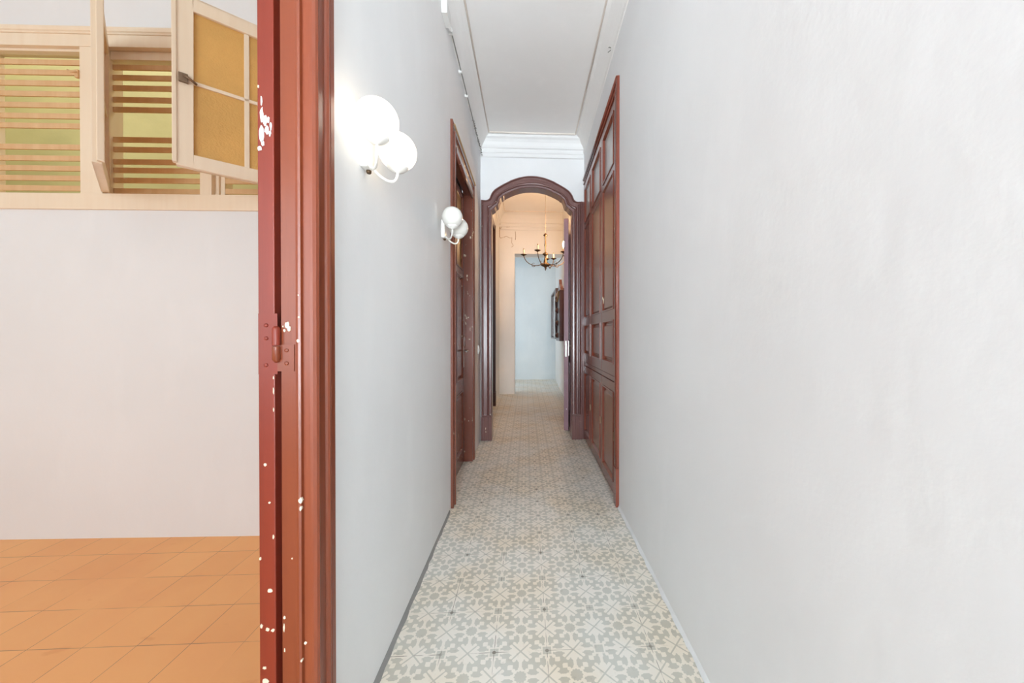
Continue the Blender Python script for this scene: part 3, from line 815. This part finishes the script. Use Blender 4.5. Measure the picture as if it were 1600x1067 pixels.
# ------------------------------------------------------------------ mirror on the lobby's right wall
MX = .555
mr = empty('wall_mirror', (XR(6.9), 6.9, 1.1), 'dark wooden wall mirror cabinet with carved crest, partly behind the open door', 'mirror')
mb = MB(); 
mb.box(MX, XR(6.6)-.002, 6.66, 7.92, 1.13, 1.16); mb.box(MX, XR(6.6)-.002, 6.66, 7.92, 2.06, 2.10)
mb.box(MX, XR(6.6)-.002, 6.66, 6.82, 1.16, 2.06); mb.box(MX, XR(6.6)-.002, 7.72, 7.92, 1.16, 2.06); mb.box(MX+.05, XR(6.6)-.002, 6.82, 7.72, 1.16, 2.06)
part(mb, 'frame', M['darkdoor'], mr, bevel=.004)
mb = MB(); mb.box(MX+.028, MX+.05, 6.82, 7.72, 1.16, 2.06); tag(part(mb, 'mirror_glass', M['silver'], mr), 'silvery mirror glass')
mb = MB(); mb.box(MX+.01, XR(6.0)-.002, 5.98, 6.65, 1.10, 1.98); 
for z in (1.20, 1.42, 1.64, 1.86): mb.sphere((MX+.01, 6.3, z), .05, 14, 10)
mb.tube([(MX+.01,6.5,1.2),(MX-.01,6.45,1.4),(MX+.01,6.5,1.6),(MX-.01,6.45,1.8),(MX+.01,6.5,1.95)], .02, 8)
part(mb, 'carved_side', M['darkdoor'], mr, bevel=.004)
mb = MB(); mb.prism([(6.0,1.98),(6.62,1.98),(6.55,2.03),(6.42,2.05),(6.33,2.12),(6.28,2.2),(6.2,2.11),(6.05,2.04)], MX+.03, MX+.08, axis='x')
part(mb, 'crest', M['arch'], mr)
mb = MB(); mb.prism([(6.02,1.96),(6.64,1.96),(6.50,1.84),(6.32,1.80),(6.14,1.86)], MX-.012, MX+.012, axis='x')
tag(part(mb, 'medallion', M['tan'], mr), 'pale tan carved corner')

# ------------------------------------------------------------------ wiring, switch
mb = MB(); pts = [(-.503, y, 3.232+.004*math.sin(y*3.1)+.008*(y-2.3)) for y in [2.31+.08*i for i in range(20)]]
mb.tube(pts, .0045, 6)
for i in range(34):                               # frayed tape near the arch
    q = 3.35+.019*i; mb.tube([(-.507+random.uniform(-.004,.01), q, 3.236+random.uniform(-.01,.016)), (-.503+random.uniform(-.004,.01), q+.03, 3.240+random.uniform(-.01,.016))], .0038, 5)
cab = tag(mb.build('ceiling_cable', M['cable']), 'dark cable running along the top of the left corridor wall', 'cable')
for y in (2.40, 2.745, 3.02):
    mb = MB(); mb.box(-.521, -.497, y-.006, y+.006, 3.222, 3.244); part(mb, 'cable_clip', M['plastic'], cab)
mb = MB(); mb.box(-.5225, -.488, 2.20, 2.315, 3.19, 3.27); mb.tube([(-.50, 2.315, 3.205), (-.49, 2.34, 3.20), (-.50, 2.36, 3.232)], .010, 8)
tag(mb.build('junction_box', M['plastic'], bevel=.004), 'white junction box high on the left wall where the cable starts', 'junction box')
mb = MB(); mb.tube([(XR(2.6)-.002, 2.60, 3.335), (XR(2.6)-.03, 2.585, 3.33), (XR(2.6)-.045, 2.55, 3.30)], .003, 6); mb.tube([(XR(2.6)-.002, 2.60, 3.335), (XR(2.6)-.035, 2.62, 3.32)], .003, 6)
mb.lathe([(.012,-.004),(.010,-.010),(.004,-.012)], (XR(2.6), 2.60, 3.335), 10, axis='x')
tag(mb.build('wire_stub', M['cable']), 'short bare wire stub sticking out high above the wardrobe', 'wire')
mb = MB(); mb.box(XL, XL+.010, 3.80, 3.88, 1.0, 1.09); sw = tag(mb.build('light_switch', M['plastic'], bevel=.002), 'white light switch on the left wall before the arch', 'light switch')
mb = MB(); mb.box(XL+.010, XL+.014, 3.82, 3.86, 1.02, 1.07); part(mb, 'rocker', M['plastic'], sw)
Yw = YB-.005
mb = MB()
mb.tube([(LL+.02,Yw-.13,3.62),(LL+.01,Yw-.03,3.50),(LL+.012,Yw,3.42),(LL+.006,Yw,3.32),(LL+.008,Yw,3.20),(LL+.03,Yw,3.17),(LL+.07,Yw,3.185)], .006, 6)
mb.tube([(LL+.012,Yw,3.34),(-.50,Yw,3.40),(-.45,Yw,3.42),(-.40,Yw,3.395),(-.33,Yw,3.40)], .004, 6)
mb.tube([(-.46,Yw,3.19),(-.40,Yw,3.21),(-.33,Yw,3.175),(-.29,Yw,3.19),(-.295,Yw,3.08),(-.26,Yw,3.02),(-.30,Yw,2.99)], .004, 6)
mb.tube([(-.222,Yw,3.31),(-.215,Yw,3.22),(-.22,Yw,3.14)], .005, 6)
tag(mb.build('loose_wires', M['cable_b']), 'old loose wires looping on the lobby wall under the cornice', 'wire')

# ------------------------------------------------------------------ lights
def area(name, loc, rot, sx, sy, power, c=(1,1,1), spread=180):
    l = bpy.data.lights.new(name, 'AREA'); l.shape = 'RECTANGLE'; l.size = sx; l.size_y = sy
    l.energy = power; l.color = c; l.spread = math.radians(spread)
    o = bpy.data.objects.new(name, l); col.objects.link(o); o.location = loc; o.rotation_euler = rot
    return o
R90 = PI/2
area('window_daylight', (.02, Y0+.02, 1.7), (R90, 0, 0), .95, 2.8, 146, (.79,.915,1))
area('added_ceiling_fill', (.05, -2.4, .9), (math.radians(119), 0, 0), .8, .8, 10, (.95,.965,1), 80)  # added fill light, unseen behind the camera, aimed up to brighten the ceiling
area('left_room_daylight', (-2.55, YR+.02, 1.8), (R90+.05, 0, 0), 2.6, 2.1, 35, (.82,.94,1))
area('shaft_daylight', (-2.8, 2.8, 4.55), (0, 0, 0), 3.4, .7, 24, (1,1,.95))
area('far_room_daylight', (-1.85, 8.5, 1.6), (R90, 0, -R90), 1.8, 2.2, 9, (.78,.90,1))
def point(name, loc, e, c, r=.02):
    l = bpy.data.lights.new(name, 'POINT'); l.energy = e; l.color = c; l.shadow_soft_size = r
    o = bpy.data.objects.new(name, l); col.objects.link(o); o.location = loc
    return o
point('chandelier_bulb_light', LITP+Vector((0,0,.07)), 20, (1,.62,.33), .03)

w = bpy.data.worlds.new('sky'); sc.world = w; w.use_nodes = True
w.node_tree.nodes['Background'].inputs[0].default_value = (.85,.92,1,1)
w.node_tree.nodes['Background'].inputs[1].default_value = .4

# ------------------------------------------------------------------ camera
cam = bpy.data.cameras.new('camera'); co_ = bpy.data.objects.new('camera', cam); col.objects.link(co_)
cam.sensor_fit = 'HORIZONTAL'; cam.sensor_width = 36; cam.lens = 12.337
cam.shift_x = -.02948; cam.shift_y = -.00408; cam.clip_start = .02
co_.location = (0, 0, 1.1979)
co_.rotation_euler = (math.radians(90-.317), 0, -math.radians(2.593))
sc.camera = co_
sc.view_settings.view_transform = 'Standard'; sc.view_settings.look = 'None'
sc.view_settings.gamma = 1; sc.view_settings.use_curve_mapping = False
sc.view_settings.exposure = 1.09
sc.cycles.max_bounces = 12; sc.cycles.diffuse_bounces = 8; sc.cycles.glossy_bounces = 4
